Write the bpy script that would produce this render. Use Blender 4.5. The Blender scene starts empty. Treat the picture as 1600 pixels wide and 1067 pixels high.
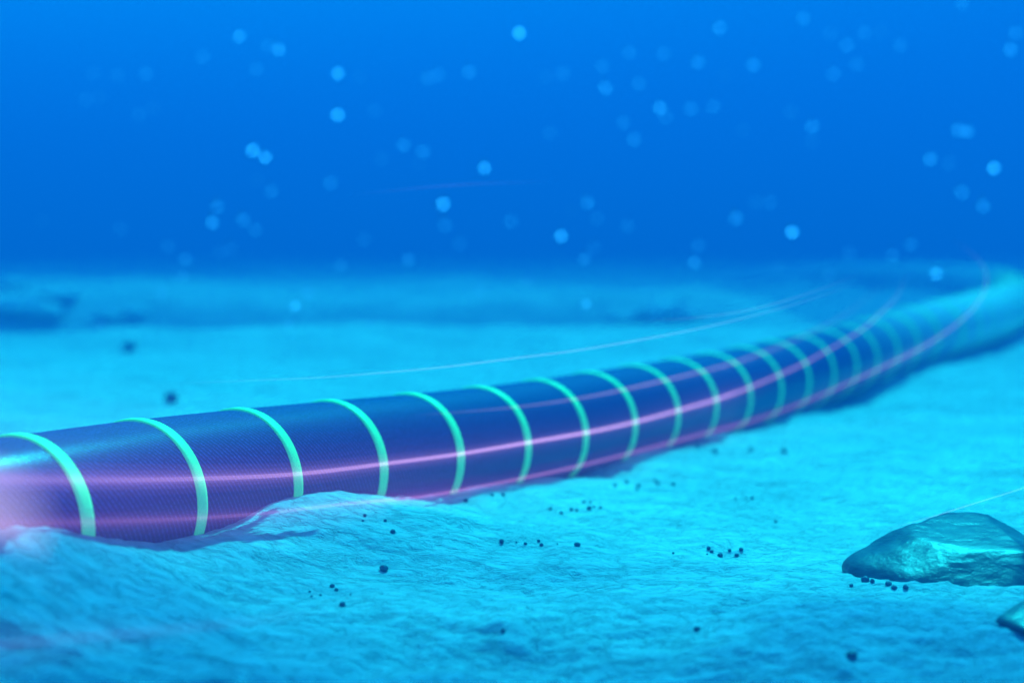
import bpy, bmesh, math, random
import numpy as np
from mathutils import Vector, noise as mnoise

# ------------------------------------------------------------------ camera, world, sun, exposure
sc = bpy.context.scene
C = sc.collection
W, H = 1600.0, 1067.0
FPX, CAMZ, PITCH = 2222.0, 1.5485, math.radians(3.877)
cam_d = bpy.data.cameras.new("camera")
cam = bpy.data.objects.new("camera", cam_d); C.objects.link(cam)
cam.location = (0, 0, CAMZ)
cam.rotation_euler = (math.pi/2 - PITCH, 0, 0)
cam_d.sensor_width = 36.0
cam_d.lens = FPX/W*36.0
cam_d.clip_start = 0.05
cam_d.clip_end = 3000
cam_d.dof.use_dof = True
cam_d.dof.focus_distance = 9.0
cam_d.dof.aperture_fstop = 0.41
cam_d.dof.aperture_blades = 0
sc.camera = cam

SUN_EL, SUN_AZ = math.radians(53), math.radians(20)      # azimuth from +Y (straight ahead) towards +X
sd = Vector((math.sin(SUN_AZ)*math.cos(SUN_EL), math.cos(SUN_AZ)*math.cos(SUN_EL), math.sin(SUN_EL)))
sun_d = bpy.data.lights.new("sun", 'SUN')
sun_d.energy = 5.0
sun_d.angle = math.radians(3.0)                            # softened by the water surface
sun_d.color = (0.015, 0.98, 1.0)                            # daylight filtered by the water
sun = bpy.data.objects.new("sun", sun_d); C.objects.link(sun)
sun.rotation_euler = sd.to_track_quat('Z', 'Y').to_euler()
sun.location = (7, 19, 20)

world = bpy.data.worlds.new("World"); sc.world = world
world.use_nodes = True
wn, wl = world.node_tree.nodes, world.node_tree.links
wn.clear()
w_out = wn.new("ShaderNodeOutputWorld"); w_bg = wn.new("ShaderNodeBackground")
w_tc = wn.new("ShaderNodeTexCoord"); w_sep = wn.new("ShaderNodeSeparateXYZ")
w_ramp = wn.new("ShaderNodeValToRGB")
wl.new(w_tc.outputs['Generated'], w_sep.inputs[0])
w_mul = wn.new("ShaderNodeMath"); w_mul.operation = 'MULTIPLY_ADD'; w_mul.inputs[1].default_value = -.22     # the open water is lighter towards the left
wl.new(w_sep.outputs['X'], w_mul.inputs[0]); wl.new(w_sep.outputs['Z'], w_mul.inputs[2]); wl.new(w_mul.outputs[0], w_ramp.inputs[0])
e = w_ramp.color_ramp.elements
e[0].position = 0.0; e[0].color = (0.0, 0.095, 0.38, 1)
e[1].position = 1.0; e[1].color = (0.02, 0.58, 1.0, 1)
x = w_ramp.color_ramp.elements.new(0.25); x.color = (0.0, 0.25, 0.62, 1)
wl.new(w_ramp.outputs[0], w_bg.inputs[0]); w_bg.inputs[1].default_value = 1.0
wl.new(w_bg.outputs[0], w_out.inputs[0])

sc.view_settings.view_transform = 'Standard'
sc.view_settings.look = 'None'
sc.view_settings.exposure = 1.3
sc.view_settings.gamma = 1.0
sc.cycles.transparent_max_bounces = 16
sc.cycles.volume_bounces = 0
sc.cycles.max_bounces = 5
sc.cycles.diffuse_bounces = 2
sc.cycles.sample_clamp_indirect = 2.0
sc.cycles.caustics_reflective = False
sc.cycles.caustics_refractive = False

# ------------------------------------------------------------------ helpers
def ray(px, py):
    a, b = (px-W/2)/FPX, -(py-H/2)/FPX
    cp, sp = math.cos(PITCH), math.sin(PITCH)
    return np.array([a, cp+b*sp, -sp+b*cp])
def at(px, py, Y):                       # the place a distance Y ahead that a sight line passes
    d = ray(px, py); k = Y/d[1]
    return np.array([0, 0, CAMZ]) + d*k
def props(o, label=None, cat=None, group=None, kind=None):
    if label: o['label'] = label
    if cat: o['category'] = cat
    if group: o['group'] = group
    if kind: o['kind'] = kind
    return o
def mesh_obj(name, V, F, mat, parent=None, smooth=True, loc=None):
    me = bpy.data.meshes.new(name)
    V = np.asarray(V, dtype=np.float32)
    me.from_pydata(V.tolist(), [], F if isinstance(F, list) else np.asarray(F).tolist())
    me.materials.append(mat)
    if smooth: me.polygons.foreach_set('use_smooth', [True]*len(me.polygons))
    o = bpy.data.objects.new(name, me); C.objects.link(o)
    if loc is not None: o.location = loc
    if parent is not None: o.parent = parent
    return o
def empty(name, loc):
    o = bpy.data.objects.new(name, None); C.objects.link(o); o.location = loc
    o.empty_display_size = .2
    return o
def nodes(name):
    m = bpy.data.materials.new(name); m.use_nodes = True
    n, l = m.node_tree.nodes, m.node_tree.links
    n.clear(); out = n.new("ShaderNodeOutputMaterial")
    return m, n, l, out
def N(n, t, **k):
    x = n.new(t)
    for a, b in k.items():
        if a in x.inputs: x.inputs[a].default_value = b
        else: setattr(x, a, b)
    return x

rs = np.random.RandomState(7)
_perm = np.concatenate([rs.permutation(256)]*3)
_g = rs.randn(256, 2); _g /= np.linalg.norm(_g, axis=1)[:, None]
def perlin(x, y):
    xi, yi = np.floor(x).astype(int), np.floor(y).astype(int)
    xf, yf = x-xi, y-yi
    u, v = xf*xf*xf*(xf*(xf*6-15)+10), yf*yf*yf*(yf*(yf*6-15)+10)
    def gr(ix, iy, fx, fy):
        g = _g[_perm[_perm[ix & 255]+(iy & 255)]]
        return g[..., 0]*fx+g[..., 1]*fy
    a = gr(xi, yi, xf, yf); b = gr(xi+1, yi, xf-1, yf); c = gr(xi, yi+1, xf, yf-1); d = gr(xi+1, yi+1, xf-1, yf-1)
    return ((a+(b-a)*u)+((c+(d-c)*u)-(a+(b-a)*u))*v)*1.4
def fbm(x, y, o=4, r=.5):
    s = 0; a = 1
    for i in range(o):
        s = s+a*perlin(x*2**i+17.3*i, y*2**i-9.1*i); a *= r
    return s

# ------------------------------------------------------------------ where the cable runs
RAD = 0.5
RINGPTS = [(-2.757, 7.873, -0.013), (-2.331, 8.771, -0.038), (-1.866, 9.65, -0.073), (-1.359, 10.506, -0.11), (-0.824, 11.345, -0.146), (-0.287, 12.182, -0.175), (0.241, 13.026, -0.193), (0.759, 13.875, -0.199), (1.273, 14.727, -0.203), (1.786, 15.579, -0.207), (2.3, 16.43, -0.207), (2.814, 17.282, -0.198), (3.325, 18.136, -0.181), (3.832, 18.992, -0.159), (4.336, 19.849, -0.138), (4.847, 20.703, -0.113), (5.373, 21.547, -0.075), (5.918, 22.38, -0.023), (6.489, 23.194, 0.038)]
CTRL = [(-4.6, 4.3, 0.06), (-3.95, 5.3, 0.04), (-3.2, 7.0, 0.01)] + RINGPTS + [(7.5, 24.5, .13), (9.3, 27.6, .21), (11.2, 31.8, .25), (12.7, 36, .27), (14.2, 40.5, .27), (15.6, 45, .27), (16.8, 49.5, .27), (17.3, 53.5, .27), (16.9, 57, .27), (15.6, 60.5, .27), (13.6, 64, .12), (10.8, 68, -.35), (8, 71, -.7), (5, 74, -1.1), (1, 78, -1.8)]
def catmull(P, n=16):
    P = np.array(P, float); P = np.vstack([2*P[0]-P[1], P, 2*P[-1]-P[-2]])
    out = []
    for i in range(1, len(P)-2):
        a, b, c, d = P[i-1], P[i], P[i+1], P[i+2]
        for t in np.linspace(0, 1, n, endpoint=False):
            out.append(.5*((2*b)+(c-a)*t+(2*a-5*b+4*c-d)*t*t+(3*b-a-3*c+d)*t**3))
    out.append(P[-2])
    return np.array(out)
CL = catmull(CTRL)
for _ in range(6): CL[1:-1] = (CL[:-2]+2*CL[1:-1]+CL[2:])/4
CS = np.r_[0, np.cumsum(np.linalg.norm(np.diff(CL, axis=0), axis=1))]
def cpos(s): return np.stack([np.interp(s, CS, CL[:, k]) for k in range(3)], -1)
def ctan(s):
    t = cpos(np.asarray(s)+.05)-cpos(np.asarray(s)-.05)
    return t/np.linalg.norm(t, axis=-1, keepdims=True)
S0 = CS[np.argmin(np.linalg.norm(CL-np.array(RINGPTS[0]), axis=1))]
RSTEP = 0.9948

# ------------------------------------------------------------------ lie of the seabed
def bump(X, Y, cx, cy, a, sx, sy, rot=0.0, p=1.0):
    c, s = math.cos(rot), math.sin(rot)
    u, v = (X-cx)*c+(Y-cy)*s, -(X-cx)*s+(Y-cy)*c
    return a*np.exp(-((u/sx)**2+(v/sy)**2)**p)
GS = S0+RSTEP*np.array([-4, -1, 0, 1, 2, 3, 4, 5, 6, 8, 10, 12, 14, 16, 18, 20, 24, 30, 60])
GZ = np.array([.14, .10, -.02, -.17, -.20, -.27, -.40, -.45, -.49, -.56, -.58, -.60, -.60, -.57, -.44, -.34, -.25, -.22, -.24])
def seabed(X, Y, detail=True):   # height of the sand
    X = np.asarray(X, float); Y = np.asarray(Y, float)
    z = np.interp(Y, [0, 4, 6, 7.5, 9, 12, 20, 26, 31, 36, 44, 56, 64, 90, 130, 400], [-1.0, -.62, -.48, -.47, -.52, -.58, -.50, -.38, -.22, -.75, -1.0, -.35, -.15, .05, .15, 0])
    # follow the cable's burial depth close to it
    idx = np.arange(0, len(CL), 3)
    P = CL[idx]; GG = np.interp(CS[idx], GS, GZ)
    num = np.zeros_like(z); den = np.zeros_like(z); dm = np.full(z.shape, 1e9)
    for p, g in zip(P, GG):
        d2 = (X-p[0])**2+(Y-p[1])**2
        w = np.exp(-d2/(2*.55**2)) if p[1] < 25 else np.exp(-d2/(2*1.2**2))
        num += w*g; den += w; dm = np.minimum(dm, d2)
    dm = np.sqrt(dm)
    sig = np.interp(Y, [6, 12, 25, 60], [.95, 1.0, 1.6, 3.0])
    k = np.exp(-(dm/sig)**2)
    z = z*(1-k)+np.where(den > 1e-9, num/np.maximum(den, 1e-9), z)*k
    # mound of sand in front of the cable, bank at the left, swells
    z = z+bump(X, Y, -.85, 9.45, .17, 1.3, .75, .10)-bump(X, Y, -2.3, 8.3, .07, .6, .35, .6)
    z = z+bump(X, Y, -2.9, 6.6, .26, 1.5, 1.6)+bump(X, Y, -2.6, 5.9, -.10, 1.3, .35, .1)
    z = z+bump(X, Y, .3, 6.9, -.07, 2.4, .5, .1)+bump(X, Y, 2.2, 11.4, .10, 1.6, .9, .3)+bump(X, Y, 1.7, 8.6, .06, 1.0, .6)
    z = z+bump(X, Y, 6, 14, .14, 3, 1.6, .3)
    # far dunes, a scarp beyond the bright sand
    wob = .8*fbm(X*.12+7, Y*.05, 2)
    rise = np.clip((Y-(36+wob))/2.4, 0, 1); rise = rise*rise*(3-2*rise)
    fade = np.clip((7.5-X)/5, 0, 1)*np.clip((Y-31)/3, 0, 1)*np.clip((60-Y)/15, 0, 1)
    z = z+fade*(rise*1.9-1.0)
    z = z+bump(X, Y, 6.6, 40, 1.15, 3.6, 5.0)-(1-k)*bump(X, Y, 12.2, 42, 2.4, 4.2, 8.0)
    z = z+bump(X, Y, -2.2, 29, .10, 4, 3)
    z = z+bump(X, Y, -14, 44, .5, 6, 4)+bump(X, Y, -4, 52, .35, 5, 5)
    if detail:
        far = np.clip((Y-12)/30, 0, 1)
        wx, wy = X+.35*fbm(X*.7, Y*.7, 2), Y+.35*fbm(X*.7+9, Y*.7+4, 2)
        near = np.clip((8.5-Y)/2.5, 0, 1)
        calm = 1-.65*k*np.clip((12-Y)/4, 0, 1)
        z0 = z
        z = z+(.085+.07*near)*fbm(wx*.5+2.3, wy*.75, 3)+far*.30*fbm(X*.13+3, Y*.2, 3)
        z = z-(.026+.05*near)*np.abs(fbm(wx*1.1+5, wy*2.0, 4, .55))
        z = z-(.018+.018*near)*np.abs(fbm(wx*3.0, wy*5.2, 3, .6))
        z = z0+(z-z0)*calm
    return z
def ground_hit(px, py):
    d = ray(px, py); Ys = np.linspace(4.5, 70, 6000)
    P = np.array([0, 0, CAMZ])+d[None]*(Ys/d[1])[:, None]
    g = seabed(P[:, 0], P[:, 1])
    i = np.argmax(P[:, 2] < g)
    return np.array([P[i, 0], P[i, 1], g[i]])

# ------------------------------------------------------------------ materials
def mat_sand():
    m, n, l, out = nodes("sand")
    b = N(n, "ShaderNodeBsdfPrincipled", Roughness=.9)
    tc = N(n, "ShaderNodeTexCoord")
    mp = N(n, "ShaderNodeMapping"); mp.inputs['Scale'].default_value = (.75, 1.35, 1.0)
    l.new(tc.outputs['Object'], mp.inputs[0])
    n1 = N(n, "ShaderNodeTexNoise", Scale=5.0, Detail=10.0, Roughness=.62, Distortion=.25)
    n2 = N(n, "ShaderNodeTexNoise", Scale=38.0, Detail=5.0, Roughness=.6, Distortion=.3)
    n3 = N(n, "ShaderNodeTexNoise", Scale=.9, Detail=4.0)
    for q in (n1, n2, n3): l.new(mp.outputs[0], q.inputs['Vector'])
    # folds: ridged noise
    sub = N(n, "ShaderNodeMath", operation='SUBTRACT'); sub.inputs[1].default_value = .5; l.new(n1.outputs[0], sub.inputs[0])
    ab = N(n, "ShaderNodeMath", operation='ABSOLUTE'); l.new(sub.outputs[0], ab.inputs[0])
    pw = N(n, "ShaderNodeMath", operation='POWER'); pw.inputs[1].default_value = .62; l.new(ab.outputs[0], pw.inputs[0])      # sharp creases
    b1 = N(n, "ShaderNodeBump", Strength=1.0, Distance=.066); l.new(pw.outputs[0], b1.inputs['Height'])
    b2 = N(n, "ShaderNodeBump", Strength=.6, Distance=.02); l.new(n2.outputs[0], b2.inputs['Height']); l.new(b1.outputs[0], b2.inputs['Normal'])
    l.new(b2.outputs[0], b.inputs['Normal'])
    r = N(n, "ShaderNodeValToRGB"); l.new(n3.outputs[0], r.inputs[0])
    r.color_ramp.elements[0].position = .35; r.color_ramp.elements[0].color = (.44, .50, .49, 1)
    r.color_ramp.elements[1].position = .7; r.color_ramp.elements[1].color = (.63, .66, .63, 1)
    # foreground shade painted into the sand colour, in uneven drifts over the nearest stretch
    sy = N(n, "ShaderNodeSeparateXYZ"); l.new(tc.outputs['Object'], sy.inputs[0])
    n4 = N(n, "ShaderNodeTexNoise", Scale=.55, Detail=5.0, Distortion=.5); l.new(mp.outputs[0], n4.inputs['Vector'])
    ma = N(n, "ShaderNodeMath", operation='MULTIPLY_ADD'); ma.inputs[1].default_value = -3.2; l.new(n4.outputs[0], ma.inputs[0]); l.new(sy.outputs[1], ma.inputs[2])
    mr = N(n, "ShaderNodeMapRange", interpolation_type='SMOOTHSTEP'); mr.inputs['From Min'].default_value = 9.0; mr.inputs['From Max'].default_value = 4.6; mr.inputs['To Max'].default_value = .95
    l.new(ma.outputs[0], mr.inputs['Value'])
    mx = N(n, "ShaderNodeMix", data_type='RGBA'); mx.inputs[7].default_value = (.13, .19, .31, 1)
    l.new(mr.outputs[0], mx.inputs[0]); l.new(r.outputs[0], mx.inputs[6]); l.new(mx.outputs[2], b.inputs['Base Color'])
    l.new(b.outputs[0], out.inputs[0])
    return m
def mat_cable():
    m, n, l, out = nodes("woven_cable_jacket")
    b = N(n, "ShaderNodeBsdfPrincipled", Roughness=.24)
    b.inputs['IOR'].default_value = 1.5; b.inputs['Specular IOR Level'].default_value = .12
    uv = N(n, "ShaderNodeUVMap"); uv.uv_map = "UVMap"
    # helical yarn rows with small bright stitches
    mp = N(n, "ShaderNodeMapping"); mp.inputs['Rotation'].default_value = (0, 0, math.radians(32)); l.new(uv.outputs[0], mp.inputs[0])
    wv = N(n, "ShaderNodeTexWave", wave_type='BANDS', bands_direction='X'); wv.inputs['Scale'].default_value = 9.5
    wv.inputs['Distortion'].default_value = 1.6; wv.inputs['Detail'].default_value = 1.0; wv.inputs['Detail Scale'].default_value = 6.0
    l.new(mp.outputs[0], wv.inputs['Vector'])
    ns = N(n, "ShaderNodeTexNoise", Scale=75.0, Detail=2.0); l.new(uv.outputs[0], ns.inputs['Vector'])
    mul = N(n, "ShaderNodeMath", operation='MULTIPLY'); l.new(wv.outputs[1], mul.inputs[0]); l.new(ns.outputs[0], mul.inputs[1])
    r = N(n, "ShaderNodeValToRGB"); l.new(mul.outputs[0], r.inputs[0])
    r.color_ramp.elements[0].position = .30; r.color_ramp.elements[0].color = (.008, .009, .065, 1)
    r.color_ramp.elements[1].position = .62; r.color_ramp.elements[1].color = (.035, .06, .32, 1)
    # far stretch painted paler: its lit, hazy brightness put into the colour
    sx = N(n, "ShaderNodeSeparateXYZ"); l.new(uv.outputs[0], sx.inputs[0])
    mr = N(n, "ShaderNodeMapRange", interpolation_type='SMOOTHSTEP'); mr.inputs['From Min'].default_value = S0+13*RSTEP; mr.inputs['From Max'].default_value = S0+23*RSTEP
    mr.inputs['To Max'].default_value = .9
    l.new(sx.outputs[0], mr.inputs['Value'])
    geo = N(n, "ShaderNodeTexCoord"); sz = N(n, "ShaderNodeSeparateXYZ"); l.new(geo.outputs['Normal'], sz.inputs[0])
    tp = N(n, "ShaderNodeMapRange", interpolation_type='SMOOTHSTEP'); tp.inputs['From Min'].default_value = .45; tp.inputs['From Max'].default_value = 1.0; tp.inputs['To Max'].default_value = .04  # upward-facing side painted slightly lighter, as if lit from above
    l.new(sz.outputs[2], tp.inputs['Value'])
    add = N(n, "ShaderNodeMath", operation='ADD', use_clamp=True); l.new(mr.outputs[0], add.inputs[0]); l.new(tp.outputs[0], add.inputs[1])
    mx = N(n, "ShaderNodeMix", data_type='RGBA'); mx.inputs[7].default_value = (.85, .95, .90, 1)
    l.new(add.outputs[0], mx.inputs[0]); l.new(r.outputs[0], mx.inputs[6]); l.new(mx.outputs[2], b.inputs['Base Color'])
    bp = N(n, "ShaderNodeBump", Strength=.3, Distance=.003); l.new(mul.outputs[0], bp.inputs['Height']); l.new(bp.outputs[0], b.inputs['Normal'])
    l.new(b.outputs[0], out.inputs[0])
    return m
def mat_ring():
    m, n, l, out = nodes("mint_ring")
    b = N(n, "ShaderNodeBsdfPrincipled", Roughness=.45)
    b.inputs['Specular IOR Level'].default_value = .2
    b.inputs['Emission Color'].default_value = (.02, .75, .30, 1); b.inputs['Emission Strength'].default_value = .11      # faint emission added to lift the rings' brightness
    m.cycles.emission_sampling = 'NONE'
    tc = N(n, "ShaderNodeTexCoord"); ns = N(n, "ShaderNodeTexNoise", Scale=24.0, Detail=4.0); l.new(tc.outputs['Object'], ns.inputs['Vector'])
    r = N(n, "ShaderNodeValToRGB"); l.new(ns.outputs[0], r.inputs[0])
    r.color_ramp.elements[0].color = (.14, .74, .24, 1); r.color_ramp.elements[1].color = (.20, .88, .32, 1)
    l.new(r.outputs[0], b.inputs['Base Color']); l.new(b.outputs[0], out.inputs[0])
    return m
def mat_rock(name, c0, c1, rough, scale=3.0, bumpd=.02):
    m, n, l, out = nodes(name)
    b = N(n, "ShaderNodeBsdfPrincipled", Roughness=rough)
    tc = N(n, "ShaderNodeTexCoord")
    mp = N(n, "ShaderNodeMapping"); mp.inputs['Scale'].default_value = (1, 1, 2.2); mp.inputs['Rotation'].default_value = (.3, .5, 0)
    l.new(tc.outputs['Object'], mp.inputs[0])
    ns = N(n, "ShaderNodeTexNoise", Scale=scale, Detail=9.0, Roughness=.66, Distortion=.25); l.new(mp.outputs[0], ns.inputs['Vector'])
    r = N(n, "ShaderNodeValToRGB"); l.new(ns.outputs[0], r.inputs[0])
    r.color_ramp.elements[0].position = .35; r.color_ramp.elements[0].color = (*c0, 1)
    r.color_ramp.elements[1].position = .7; r.color_ramp.elements[1].color = (*c1, 1)
    l.new(r.outputs[0], b.inputs['Base Color'])
    b.inputs['Specular IOR Level'].default_value = .45
    bp = N(n, "ShaderNodeBump", Strength=1.0, Distance=bumpd); l.new(ns.outputs[0], bp.inputs['Height']); l.new(bp.outputs[0], b.inputs['Normal'])
    l.new(b.outputs[0], out.inputs[0])
    return m
def mat_emit(name, col, strength, sampling=True, fade=False):
    m, n, l, out = nodes(name)
    em = N(n, "ShaderNodeEmission", Color=(*col, 1), Strength=strength)
    if fade:                                # the strand's light dies away along its length
        at_ = N(n, "ShaderNodeAttribute"); at_.attribute_name = "glow"
        mu = N(n, "ShaderNodeMath", operation='MULTIPLY'); mu.inputs[1].default_value = strength
        l.new(at_.outputs['Fac'], mu.inputs[0]); l.new(mu.outputs[0], em.inputs['Strength'])
        tr = N(n, "ShaderNodeBsdfTransparent"); ad = N(n, "ShaderNodeAddShader")
        l.new(em.outputs[0], ad.inputs[0]); l.new(tr.outputs[0], ad.inputs[1]); l.new(ad.outputs[0], out.inputs[0])
    else: l.new(em.outputs[0], out.inputs[0])
    if not sampling: m.cycles.emission_sampling = 'NONE'
    return m
def mat_glow(name, col, strength):          # soft glow added round a light strand: emission in the volume only
    m, n, l, out = nodes(name)
    em = N(n, "ShaderNodeEmission", Color=(*col, 1), Strength=strength); l.new(em.outputs[0], out.inputs['Volume'])
    return m
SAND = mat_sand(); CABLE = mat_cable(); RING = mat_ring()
ROCK = mat_rock("wet_rock", (.006, .016, .024), (.05, .13, .12), .34, 3.2, .022)
PEBBLE = mat_rock("dark_pebble", (.03, .05, .09), (.06, .09, .13), .6, 9.0, .01)
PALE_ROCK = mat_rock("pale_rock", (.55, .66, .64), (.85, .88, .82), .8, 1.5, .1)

# ------------------------------------------------------------------ seabed
def build_seabed():
    t = np.linspace(-1, 1, 760)
    X = 9.0*t+230*np.abs(t)**5*np.sign(t)+1.0
    Y = np.concatenate([np.linspace(-40, 4.6, 40), 4.6*np.exp(np.linspace(.004, math.log(30/4.6), 640)), 30*np.exp(np.linspace(.02, math.log(420/30), 130))])
    gx, gy = np.meshgrid(X, Y)
    gz = seabed(gx, gy)
    V = np.stack([gx, gy, gz], -1).reshape(-1, 3).astype(np.float32)
    nx, ny = len(X), len(Y)
    i = np.arange(nx*ny).reshape(ny, nx)
    F = np.stack([i[:-1, :-1], i[:-1, 1:], i[1:, 1:], i[1:, :-1]], -1).reshape(-1, 4)
    me = bpy.data.meshes.new("seabed")
    me.vertices.add(len(V)); me.vertices.foreach_set('co', V.ravel())
    me.loops.add(F.size); me.loops.foreach_set('vertex_index', F.ravel().astype(np.int32))
    me.polygons.add(len(F)); me.polygons.foreach_set('loop_start', (np.arange(len(F))*4).astype(np.int32))
    me.polygons.foreach_set('use_smooth', np.ones(len(F), bool))
    me.update(); me.validate()
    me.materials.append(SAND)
    o = bpy.data.objects.new("seabed", me); C.objects.link(o)
    props(o, kind='structure')
build_seabed()

# ------------------------------------------------------------------ cable
def frame(s):
    p, t = cpos(s), ctan(s)
    n = np.cross(t, [0, 0, 1.0]); n /= np.linalg.norm(n, axis=-1, keepdims=True)    # towards the camera's side
    u = np.cross(n, t)
    return p, t, n, u
def tube_mesh(ss, rad, K=72):
    p, t, n, u = frame(ss); rad = np.broadcast_to(rad, (len(ss),))
    a = np.linspace(0, 2*np.pi, K, endpoint=False)
    V = p[:, None]+rad[:, None, None]*(np.cos(a)[None, :, None]*u[:, None]+np.sin(a)[None, :, None]*n[:, None])
    i = np.arange(len(ss)*K).reshape(len(ss), K); j = np.roll(i, -1, axis=1)
    F = np.stack([i[:-1], j[:-1], j[1:], i[1:]], -1).reshape(-1, 4)
    return V.reshape(-1, 3), F, a
def build_cable():
    base = cpos(S0)
    root = empty("undersea_cable", (base[0], base[1], base[2]-RAD))
    props(root, "thick navy blue cable with mint green rings half sunk in the pale sand", "cable")
    ss = np.linspace(CS[0], CS[-1], 1500); K = 96
    V, F, a = tube_mesh(ss, RAD, K)
    org = np.array(root.location)
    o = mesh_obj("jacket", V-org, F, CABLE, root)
    uvl = o.data.uv_layers.new(name="UVMap")
    k = len(ss)
    ii, jj = np.meshgrid(np.arange(k-1), np.arange(K), indexing='ij')
    da = 2*np.pi/K
    s0, s1, a0, a1 = ss[ii], ss[ii+1], jj*da*RAD, (jj+1)*da*RAD
    uv = np.stack([np.stack([s0, a0], -1), np.stack([s0, a1], -1), np.stack([s1, a1], -1), np.stack([s1, a0], -1)], 2)
    uvl.data.foreach_set('uv', uv.reshape(-1).astype(np.float32))
    hw = .048
    for q in range(-3, 62):
        s = S0+q*RSTEP
        prof = [(-hw, RAD-.01), (-hw+.004, RAD+.010), (-hw*.5, RAD+.014), (hw*.5, RAD+.014), (hw-.004, RAD+.010), (hw, RAD-.01)]
        V, F, _ = tube_mesh(np.array([s+d for d, r in prof]), np.array([r for d, r in prof]), 96)
        c = cpos(s)
        ro = mesh_obj("ring", V-c, F, RING, root, loc=c-org)
build_cable()

# ------------------------------------------------------------------ glowing light strands
def ico(sub):
    bm = bmesh.new(); bmesh.ops.create_icosphere(bm, subdivisions=sub, radius=1)
    V = np.array([v.co[:] for v in bm.verts]); F = [[v.index for v in f.verts] for f in bm.faces]; bm.free()
    return V, F
ICO2, ICO3, ICO4 = ico(2), ico(3), ico(4)
def sweep(P, rad, K=10):
    P = np.asarray(P); T = np.gradient(P, axis=0); T /= np.linalg.norm(T, axis=1)[:, None]
    n = np.cross(T, [0, 0, 1.0]); n /= np.linalg.norm(n, axis=1)[:, None]; u = np.cross(n, T)
    a = np.linspace(0, 2*np.pi, K, endpoint=False); rad = np.broadcast_to(rad, (len(P),))
    V = P[:, None]+rad[:, None, None]*(np.cos(a)[None, :, None]*u[:, None]+np.sin(a)[None, :, None]*n[:, None])
    i = np.arange(len(P)*K).reshape(len(P), K); j = np.roll(i, -1, axis=1)
    F = np.stack([i[:-1], j[:-1], j[1:], i[1:]], -1).reshape(-1, 4).tolist()
    F.append(i[0][::-1].tolist()); F.append(i[-1].tolist())
    return V.reshape(-1, 3), F
_ssd = np.linspace(CS[0], S0+26*RSTEP, 1400)
_p, _t, _n, _u = frame(_ssd)
def hug(px, py, off):
    """point just off the near side of the cable on this sight line"""
    d = ray(px, py); d = d/np.linalg.norm(d); o = np.array([0, 0, CAMZ])
    r = RAD+off
    # march along the sight line until within r of the axis; otherwise the closest approach
    ks = np.linspace(5, 45, 2500); Q = o+d*ks[:, None]
    D = np.min(np.linalg.norm(Q[:, None]-_p[None, ::6], axis=2), axis=1)
    w = np.where(D < r)[0]
    return Q[w[0]] if len(w) else Q[np.argmin(D)]
def smooth(P, k=3):
    P = catmull(P, 10)
    for _ in range(k*6): P[1:-1] = (P[:-2]+2*P[1:-1]+P[2:])/4
    return P
def strand(pts, r0, col, st, label, halo=(), ends=(.15, .15), cast=True, cend=None, flare=0):
    P = smooth(pts); L = np.r_[0, np.cumsum(np.linalg.norm(np.diff(P, axis=0), axis=1))]; L /= L[-1]
    tap = np.clip(np.minimum(L/ends[0] if ends[0] else 1, (1-L)/ends[1] if ends[1] else 1), .02, 1)
    ctap = tap if cend is None else np.clip(np.minimum(L/cend, (1-L)/ends[1]), .02, 1)
    root = empty("light_strand", P[0]); props(root, label, "light strand", "thin glowing light strands along the cable")
    V, F = sweep(P, r0, 10); o = mesh_obj("core", V-P[0], F[:-2], mat_emit("strand_light", col, st, cast, True), root)
    ga = o.data.attributes.new("glow", 'FLOAT', 'POINT'); ga.data.foreach_set('value', np.repeat(ctap**1.3, 10).astype(np.float32))
    for k, (rr, hc, hs) in enumerate(halo):
        V, F = sweep(P, rr*tap**1.4*(1+flare*np.clip(1-L/.5, 0, 1)), 16); mesh_obj("halo", V-P[0], F, mat_glow("strand_halo", hc, hs), root)
    return root
PINK, VIO = (.86, .42, 1.0), (.55, .18, 1.0)
A = [(-130, 742), (0, 748), (150, 750), (300, 748), (465, 741), (610, 723), (720, 709), (820, 692), (915, 676), (990, 660), (1060, 641), (1120, 624), (1175, 604), (1250, 571)]
ptsA = [hug(x, y, .05) for x, y in A]
ptsA = [q if q[1] < 16 else at(*A[i], 16+(q[1]-16)*.1) for i, q in enumerate(ptsA)]
ya = ptsA[-1][1]
ptsA += [at(x, y, ya+d) for (x, y), d in zip([(1292, 548), (1348, 515), (1376, 489), (1399, 467), (1409, 448), (1416, 428)], (.1, .2, .3, .4, .5, .6))]
RA = strand(ptsA, .013, (.90, .55, 1.0), .19, "upper pink violet light strand glowing along the side of the cable", [(.016, PINK, .55), (.03, PINK, .24), (.05, PINK, .10), (.08, VIO, .04), (.12, VIO, .02), (.17, VIO, .010), (.23, VIO, .006), (.30, VIO, .003)], (0, .24), cend=.5, flare=1.2)
B = [(-130, 822), (0, 819), (150, 815), (300, 810), (430, 800), (510, 790), (590, 782), (660, 776), (750, 760), (830, 744), (900, 729), (1000, 704), (1100, 677), (1170, 659), (1250, 631)]
ptsB = []
for x, y in B:
    q = hug(x, y, .05); Yq = q[1]-.03
    if 300 < x < 700: Yq = min(Yq, {430: 8.9, 510: 9.1, 590: 9.5, 660: 10.2}[x])
    if Yq > 16: Yq = 16+(Yq-16)*.1
    ptsB.append(at(x, y, Yq))
yb = ptsB[-1][1]
ptsB += [at(x, y, yb+d) for (x, y), d in zip([(1306, 607), (1368, 579), (1419, 554), (1461, 531), (1503, 500), (1531, 470), (1542, 441), (1537, 416), (1517, 394), (1489, 377)], (.1, .2, .3, .4, .5, .6, .7, .8, .9, 1))]
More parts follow.
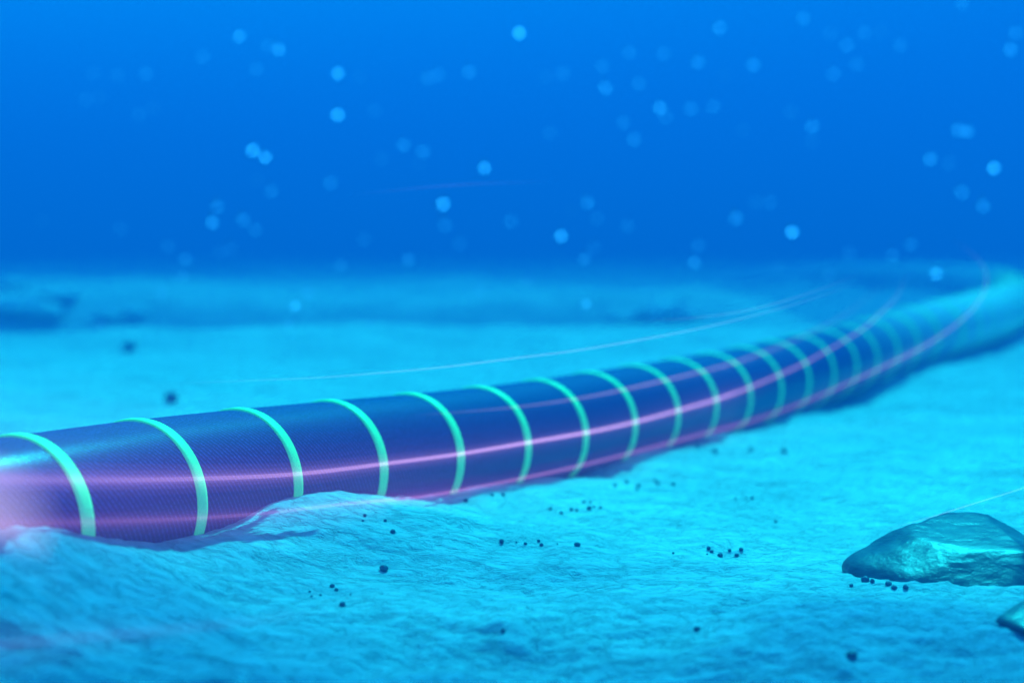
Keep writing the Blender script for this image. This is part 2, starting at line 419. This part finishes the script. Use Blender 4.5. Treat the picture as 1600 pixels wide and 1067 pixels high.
strand(ptsB, .010, PINK, .08, "lower pink light strand tracing the cable's bottom edge and looping up at the far bend", [(.016, (1, .35, 1), .30), (.03, (1, .3, 1), .10), (.05, VIO, .06), (.08, VIO, .035), (.12, VIO, .02)], (0, .14), cend=.4, flare=1.0)
def glow_ball(root, c, rx, st, col):
    V = ICO3[0]*np.array([rx*1.25, rx*.55, rx])+c-np.array(root.location); mesh_obj("glow", V, ICO3[1], mat_glow("strand_glow", col, st), root)
for rr in (.10, .14, .18, .22, .26, .30, .34, .38): glow_ball(RA, at(-48, 812, 7.0), rr, .11, (.88, .70, .90))
LC = [(230, 601), (400, 594), (500, 590), (600, 582), (700, 573), (800, 560), (900, 548), (1000, 531), (1100, 512), (1212, 484), (1300, 457), (1345, 438)]
strand([at(x, y, 9.3+.25*i) for i, (x, y) in enumerate(LC)], .006, (.75, .7, 1), .032, "long thin pale light strand arching over the sand behind the cable", (), (.4, .35), False)
LD = [(994, 500), (1056, 499), (1150, 489), (1228, 470), (1300, 446), (1350, 425)]
strand([at(x, y, 11+.3*i) for i, (x, y) in enumerate(LD)], .006, (.5, .8, 1), .022, "short faint light strand above the long pale one, near the far sand mound", (), (.4, .4), False)
LE = [(637, 650), (716, 644), (809, 636), (887, 625), (950, 614), (1056, 590), (1137, 570), (1196, 550), (1243, 531)]
ptsE = [hug(x, y, .05) for x, y in LE]
ptsE += [at(x, y, ptsE[-1][1]+d) for (x, y), d in zip([(1306, 500), (1348, 472), (1385, 440)], (.1, .2, .3))]
strand(ptsE, .009, (.8, .55, .9), .12, "dim mauve light strand crossing the rings high on the cable", (), (.4, .4), False)
LG = [(1370, 830), (1440, 812), (1520, 787), (1600, 762), (1690, 730)]
strand([at(x, y, 8.4+.35*i) for i, (x, y) in enumerate(LG)], .004, (.5, .6, 1), .04, "faint light strand passing over the glossy rock at lower right", (), (.4, 0), False)
LI = [(-220, 1040), (-60, 1012), (120, 996), (280, 982), (430, 965), (560, 944)]  # strand added so its violet halo tints the foreground sand
strand([at(x, y, 5.0+.12*i) for i, (x, y) in enumerate(LI)], .004, VIO, .03, "added blurred violet light strand tinting the foreground sand at lower left",
       [(.03, VIO, .05), (.06, VIO, .035), (.10, VIO, .02), (.15, VIO, .012)], (0, .7), False)
LH = [(540, 306), (620, 297), (700, 290), (780, 286), (870, 284)]
strand([at(x, y, 12+.2*i) for i, (x, y) in enumerate(LH)], .009, (.35, .25, 1), .012, "very faint violet light strand alone in the open blue water", (), (.5, .5), False)

# ------------------------------------------------------------------ rocks
def rock_verts(V, seed, size, rough=.18, facets=7, flat=.72):
    r = random.Random(seed); V = V.copy()
    for _ in range(facets):                       # chip flat faces off
        n = Vector((r.gauss(0, 1), r.gauss(0, 1), r.gauss(0, .8))).normalized(); d = r.uniform(flat, .95)
        h = V@np.array(n); over = h > d
        V[over] -= np.outer((h[over]-d)*.92, np.array(n))
    for i in range(len(V)):
        p = Vector(V[i])*1.3+Vector((seed*3.1, 0, 0))
        V[i] *= 1+rough*mnoise.fractal(p, 1.0, 2.0, 4)
    return V*np.array(size)
def big_rock(name, hullpts, seed, mat, label, rough=.035):
    bm = bmesh.new()
    for p in hullpts: bm.verts.new(p)
    bmesh.ops.convex_hull(bm, input=bm.verts)
    bmesh.ops.delete(bm, geom=[v for v in bm.verts if not v.link_faces], context='VERTS')
    bm.normal_update()
    c = np.mean([v.co[:] for v in bm.verts], axis=0)
    nn = np.array([f.normal[:] for f in bm.faces]); hh = np.array([f.normal.dot(f.verts[0].co-Vector(c)) for f in bm.faces]); bm.free()
    if hh.mean() < 0: nn, hh = -nn, -hh
    D, F = ico(6)
    cr = np.random.RandomState(seed)                              # broken-off facets
    ex = cr.randn(34, 3); ex[:, 2] = np.abs(ex[:, 2]); ex /= np.linalg.norm(ex, axis=1)[:, None]
    rr = 1/(np.clip(D@nn.T, 0, None)/np.maximum(hh, .02)[None]).max(1)
    sup = ((D*rr[:, None])@ex.T).max(0)
    nn = np.vstack([nn, ex]); hh = np.r_[hh, sup*cr.uniform(.86, .975, len(ex))]
    a = np.clip(D@nn.T, 0, None)/np.maximum(hh, .02)[None]      # rounded meeting of the hull's faces
    r = (a**90).sum(1)**(-1/90)
    for k in range(len(D)):
        p = Vector(D[k]*r[k])
        q = p*3.0+Vector((seed, 0, 0)); w = Vector((p.x*2+p.z*3, p.y*2, p.z*11+seed))
        r[k] *= 1+rough*(.9*mnoise.fractal(q, 1.0, 2.0, 5)+.30*mnoise.ridged_multi_fractal(w, 1.0, 2.0, 3, 1.0, 2.0)+.25*mnoise.cell(Vector((p.x*4, p.y*3, p.z*9+seed))))
    V = D*r[:, None]; c = c+np.array([0, 0, V[:, 2].min()]); V[:, 2] -= V[:, 2].min()
    o = mesh_obj(name, V, F, mat, loc=c); props(o, label, "rock")
    return o
g = ground_hit(1310, 878); 
HP = [at(1298, 884, 8.9), at(1340, 857, 9.05), at(1420, 822, 9.1), at(1424, 850, 8.75), at(1480, 800, 9.5), at(1532, 796, 9.6), at(1600, 836, 9.5), at(1680, 872, 9.4), at(1720, 930, 9.0),
      at(1440, 846, 8.75), at(1520, 862, 8.55), at(1600, 860, 8.5), at(1680, 900, 8.5),
      at(1380, 918, 8.45), at(1450, 945, 8.3), at(1560, 970, 8.15), at(1660, 985, 8.2), at(1400, 960, 9.2), at(1650, 980, 9.3)]
big_rock("rock", HP, 3, ROCK, "large glossy dark rock half buried in sand at lower right")
HP2 = [at(1545, 966, 7.5), at(1575, 945, 7.6), at(1620, 925, 7.7), at(1700, 925, 7.7), at(1760, 970, 7.5), at(1600, 985, 7.25), at(1690, 1000, 7.2), at(1640, 1010, 7.7)]
big_rock("rock", HP2, 9, ROCK, "smooth dark rock in front of the large glossy one, cut by the frame", .03)

def set_stone(name, px, py, wpx, hpx, seed, mat, label, cat, group=None, sub=ICO3, sink=.15, sq=1.0, facets=7, rough=.18):
    c = ground_hit(px, py+hpx*.45); k = c[1]/FPX
    w, h = wpx*k*.5, hpx*k*.5
    V = rock_verts(sub[0], seed, (w, w*.9*sq, h), rough, facets)
    o = mesh_obj(name, V+np.array([0, 0, h*(1-sink)]), sub[1], mat, loc=c); o.rotation_euler.z = (seed*1.7) % 6
    props(o, label, cat, group)
    return o
# stones on the far sand
set_stone("stone", 203, 540, 22, 15, 21, PEBBLE, "blurred dark stone farther back on the bright sand behind the cable", "stone")
set_stone("stone", 268, 619, 22, 20, 22, PEBBLE, "blurred dark upright stone on the sand just above the cable", "stone")
FAR = [(30, 470, 60, 44, 31, "leftmost large pale rock of the hazy heap at the left edge"), (72, 478, 50, 34, 32, "low rock in the middle of the hazy heap at the left edge"),
       (95, 458, 40, 20, 33, "small rock at the back of the hazy heap at the left edge"), (22, 440, 44, 26, 37, "upper rock of the hazy heap touching the left edge"),
       (165, 488, 26, 20, 34, "small pale hazy rock right of the left heap, nearer to it"), (206, 483, 28, 22, 35, "small pale hazy rock standing alone right of the left heap"),
       (1040, 480, 56, 46, 36, "pale hazy boulder left of the far sand mound, above the middle of the cable"), (1000, 488, 30, 26, 38, "smaller hazy rock touching the left side of the pale boulder"),
       (966, 492, 34, 28, 39, "low dim hazy rock left of the pale boulder pair")]
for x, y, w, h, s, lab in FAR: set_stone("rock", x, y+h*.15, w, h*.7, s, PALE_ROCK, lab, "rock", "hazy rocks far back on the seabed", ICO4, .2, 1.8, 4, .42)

PEB = [
 (570, 804, 6, "small dark pebble highest on the mound's crest in front of the cable"), (567, 813, 4, "tiny pebble just below the highest one on the mound"),
 (602, 813, 5, "tiny pebble on the mound right of the crest pair"), (614, 829, 8, "dark pebble lowest of the four on the sand mound"),
 (600, 886, 13, "largest round dark pebble, alone below the sand mound"), (519, 914, 8, "upper stone of the touching pebble pair left below the large round pebble"),
 (526, 920, 7, "lower stone of the touching pebble pair left below the large round pebble"), (484, 923, 4, "tiny upper pebble at the left end of the lower left scatter"),
 (487, 931, 4, "tiny lower pebble at the left end of the lower left scatter"), (501, 929, 4, "tiny pebble between the left end specks and the touching pair"),
 (535, 942, 10, "dark round pebble lowest in the lower left scatter"), (548, 929, 3, "faint tiny pebble right of the touching pair in the lower left scatter"),
 (728, 781, 7, "low pebble by the cable's shadow, left of a pebble pair"), (769, 772, 6, "left pebble of the pair beside the cable's lower edge"), (786, 772, 6, "right pebble of the pair beside the cable's lower edge"),
 (784, 846, 8, "dark pebble at the left end of the row right of the mound"), (807, 847, 3, "tiny speck of a pebble second from left in the row right of the mound"),
 (821, 849, 5, "small flat pebble third from left in the row right of the mound"), (842, 844, 6, "upper pebble of the stacked pair mid row right of the mound"),
 (846, 850, 6, "lower pebble of the stacked pair mid row right of the mound"), (871, 849, 3, "tiny pebble right of the stacked pair in the row"),
 (902, 849, 9, "biggest dark pebble closing the right end of the row"),
 (860, 794, 5, "small pebble at the left end of the middle cluster below the cable"), (877, 800, 6, "lowest pebble of the middle cluster below the cable"),
 (893, 795, 6, "left stone of the flat joined pair in the middle cluster"), (901, 796, 5, "right stone of the flat joined pair in the middle cluster"),
 (912, 783, 6, "left one of the two top pebbles in the middle cluster"), (923, 784, 4, "right one of the two top pebbles in the middle cluster"),
 (921, 793, 8, "biggest pebble of the middle cluster below the cable"), (928, 791, 4, "tiny pebble leaning on the biggest one of the middle cluster"),
 (938, 792, 6, "pebble at the right end of the middle cluster below the cable"),
 (961, 757, 6, "leftmost pebble of the upper cluster nearest the cable"), (979, 752, 7, "flat pebble second from left in the upper cluster nearest the cable"),
 (998, 757, 7, "middle dark pebble of the upper cluster nearest the cable"), (995, 764, 5, "lowest pebble of the upper cluster nearest the cable"),
 (1024, 751, 5, "upper stone of the slanting pair in the upper cluster"), (1028, 755, 5, "lower stone of the slanting pair in the upper cluster"),
 (1052, 755, 6, "faint pebble at the right end of the upper cluster"),
 (1149, 778, 4, "leftmost of three tiny pebbles on the bright open sand"), (1166, 777, 3, "middle, smallest of three tiny pebbles on the bright open sand"), (1175, 777, 6, "rightmost, darkest of three tiny pebbles on the bright open sand"),
 (1107, 856, 7, "upper left stone of the lower right cluster, touching its neighbour"), (1112, 861, 6, "stone touching the upper left one of the lower right cluster"),
 (1105, 865, 3, "tiny pebble at the lower left of the lower right cluster"), (1125, 866, 8, "biggest pebble of the lower right cluster, lowest in it"),
 (1140, 860, 6, "middle pebble of the lower right cluster"), (1158, 857, 7, "flat pebble at the right end of the lower right cluster"), (1151, 866, 6, "flat pebble below the right end one of the lower right cluster"),
 (1052, 863, 4, "tiny lone pebble left of the lower right cluster"), (1212, 814, 4, "tiny lone pebble between the three on open sand and the rock"),
 (786, 984, 9, "blurred dark pebble alone in the lower middle foreground"), (1089, 981, 10, "blurred dark pebble alone in the foreground below the lower right cluster"), (1331, 1020, 15, "large blurred pebble in the foreground near the bottom right"),
 (1330, 914, 7, "small dark pebble left of the row at the rock's foot"), (1352, 904, 12, "leftmost stone of the row at the rock's foot"), (1363, 906, 8, "second stone of the row at the rock's foot, touching the first"),
 (1388, 911, 10, "third stone of the row at the rock's foot"), (1397, 917, 8, "small stone under the third one at the rock's foot"), (1415, 916, 9, "rightmost stone of the row at the rock's foot"),
 (1090, 696, 7, "faint blurred pebble left of a faint pair, close under the cable"), (1117, 703, 8, "blurred pebble, right of the faint one close under the cable"),
 (1173, 701, 7, "blurred pebble in the middle of the far faint row under the cable"), (1225, 703, 8, "blurred pebble at the right end of the far faint row under the cable"),
]
for i, (x, y, d, lab) in enumerate(PEB):
    set_stone("pebble", x, y, d*(1.02+.2*((i*7) % 5)/4), d*.95, 50+i, PEBBLE, lab, "pebble", "small dark pebbles on the sand", ICO2 if d < 8 else ICO3, .45, 1.0, 6, .2)

# ------------------------------------------------------------------ glowing specks drifting in the water
SPK = [(317,89,1),(374,57,2),(436,78,2),(418,72,1),(400,109,1),(228,115,1),(184,118,.7),(146,115,.7),(134,156,.8),(154,152,.5),(217,179,.7),(240,169,.5),(528,115,2.5),(528,180,3),(395,235,3),(414,246,2.7),(516,286,1.2),(424,299,1),(402,282,.4),(340,323,1.2),(332,348,2),(380,344,1.2),(399,359,1),(66,345,.4),(188,358,.6),
(262,386,.8),(290,405,1.2),(344,395,.7),(360,389,.7),(285,432,1),(251,459,1),(533,415,1),(481,458,1.2),(461,478,2),(451,508,1),(159,508,.8),
(811,52,3),(563,121,.5),(669,122,1.1),(685,117,1.1),(733,113,1.2),(585,174,.7),(630,227,1.2),(661,237,1.2),(596,248,.6),(655,256,.4),(757,263,2.6),(692,319,3),(695,352,1),(798,346,1.1),(918,317,1.4),(894,329,.3),(933,342,.8),(981,353,.9),(879,115,1),(854,121,.6),(860,208,.8),(983,82,1),(1037,84,1),(941,104,1.1),(946,138,1.7),(998,131,1.1),(1031,169,2),(1040,183,1.1),(974,192,1),(991,218,1.3),
(568,374,.7),(638,406,1.2),(718,381,.7),(877,369,2.6),(913,405,1.2),(928,388,.8),(749,454,1),(823,440,.9),(916,475,1.6),(576,505,.8),
(1124,44,1.6),(1255,29,1.2),(1297,52,.8),(1323,71,1.2),(1351,52,1.1),(1376,49,.5),(1407,71,1.1),(1091,98,1.4),(1177,102,1.5),(1131,118,.4),(1338,101,1),(1302,116,1.2),(1587,52,1.2),(1579,78,1.8),(1503,5,1.3),(1079,170,1.3),(1114,167,1),(1236,175,.6),(1269,198,1.5),(1269,221,.6),(1161,203,.5),(1497,204,1.7),(1511,206,1.7),(1454,249,1.7),(1483,255,.8),(1553,263,3),(1503,301,1.7),(1536,322,1.7),(1149,341,1.6),(1181,316,.7),(1203,316,.9),(1238,363,3),
(1091,384,1),(1085,410,1.6),(1215,417,.7),(1327,396,.8),(1394,399,1),(1423,382,1),(1297,430,.8),(1463,428,2.6),(1098,527,.7)]
MARK = {(811,52): "near the top centre", (528,115): "upper one of the vertical pair left of centre", (528,180): "lower one of the vertical pair left of centre",
 (395,235): "left one of the touching bright pair", (414,246): "right one of the touching bright pair", (374,57): "highest at the upper left", (436,78): "right of the highest upper left one",
 (332,348): "at left, over the far rocks", (757,263): "at the centre of the water", (692,319): "below left of the central one", (877,369): "low, right of centre",
 (1031,169): "overlapping a dim one, right of centre", (1238,363): "low, between centre and right edge", (1553,263): "near the right edge", (1463,428): "over the cable's far bend",
 (461,478): "low over the dark trough at left", (1579,78): "at the upper right corner", (946,138): "upper right of centre, above a dim arc"}
NEAR = {(811,52): "the top centre one", (528,115): "the vertical pair's upper one", (528,180): "the vertical pair's lower one", (395,235): "the touching bright pair", (414,246): "the touching bright pair",
 (374,57): "the highest upper left one", (436,78): "the second upper left one", (332,348): "the bright left one over the rocks", (757,263): "the water's central one", (692,319): "the one below left of centre",
 (877,369): "the low one right of centre", (1031,169): "the bright overlapping one", (1238,363): "the low bright right one", (1553,263): "the bright right edge one", (1463,428): "the one at the cable's bend",
 (461,478): "the bright one over the trough", (1579,78): "the upper right corner one", (946,138): "the one upper right of centre"}
def spk_labels():
    out = {}; cells = {}
    for x, y, b in SPK:
        if (x, y) in MARK: out[(x, y)] = "bright blue glowing speck "+MARK[(x, y)]; continue
        q = min(NEAR, key=lambda m: math.hypot(m[0]-x, m[1]-y)); dx, dy = x-q[0], y-q[1]
        a = math.degrees(math.atan2(-dy, dx)) % 360
        dr = ["right of", "up right of", "above", "up left of", "left of", "down left of", "below", "down right of"][int((a+22.5)//45) % 8]
        cells.setdefault((NEAR[q], dr), []).append((math.hypot(dx, dy), x, y, b))
    order = ["nearest", "second nearest", "third nearest", "fourth nearest", "fifth nearest", "sixth nearest", "farthest"]
    for (nm, dr), L in cells.items():
        L.sort()
        for i, (_, x, y, b) in enumerate(L):
            t = "dim" if b >= 1 else "barely visible"
            out[(x, y)] = f"{t} speck {dr} {nm}"+("" if len(L) == 1 else ", "+order[min(i, 6)])
    return out
LAB = spk_labels()
_mats = {}
def build_specks():
    r = random.Random(5)
    for i, (x, y, b) in enumerate(SPK):
        Y = 34+r.uniform(-2, 2) if b >= 2 else (40+r.uniform(-3, 3))
        if b < 1: Y = r.uniform(42, 46)
        if y > 400: Y = min(Y, 30+r.uniform(-2, 2)) if y < 460 else 22
        dpx = 6.5
        rad = dpx*.5*Y/FPX
        key = (round(b, 1), int(Y/6))
        if key not in _mats:
            s = 1.9*(b/3)**1.5*math.exp(.037*Y)
            _mats[key] = mat_emit("speck_glow", (.02, .50, 1.0), s, False)
        V = ICO2[0]*rad*(1+.12*np.sin(ICO2[0][:, :1]*5+i))
        o = mesh_obj("glowing_speck", V, ICO2[1], _mats[key], loc=at(x, y, Y))
        props(o, LAB[(x, y)], "speck", "round glowing specks drifting in the water")
build_specks()

# ------------------------------------------------------------------ the water's haze
def build_haze():
    m, n, l, out = nodes("water_haze")
    v = N(n, "ShaderNodeVolumePrincipled")
    v.inputs['Color'].default_value = (.02, .165, .58, 1)
    v.inputs['Absorption Color'].default_value = (0, 0, 0, 1)
    v.inputs['Density'].default_value = .037
    v.inputs['Anisotropy'].default_value = 0.0
    l.new(v.outputs[0], out.inputs['Volume'])
    bm = bmesh.new(); bmesh.ops.create_cube(bm, size=1)
    V = np.array([q.co[:] for q in bm.verts]); F = [[q.index for q in f.verts] for f in bm.faces]; bm.free()
    x0, x1, y0, y1, z0, z1 = -260, 260, -50, 440, -5.5, 10
    V = (V+.5)*np.array([x1-x0, y1-y0, z1-z0])+np.array([x0, y0, z0])
    o = mesh_obj("haze", V, F, m, smooth=False); props(o, "blue sea water haze filling the whole scene", kind='stuff')
build_haze()
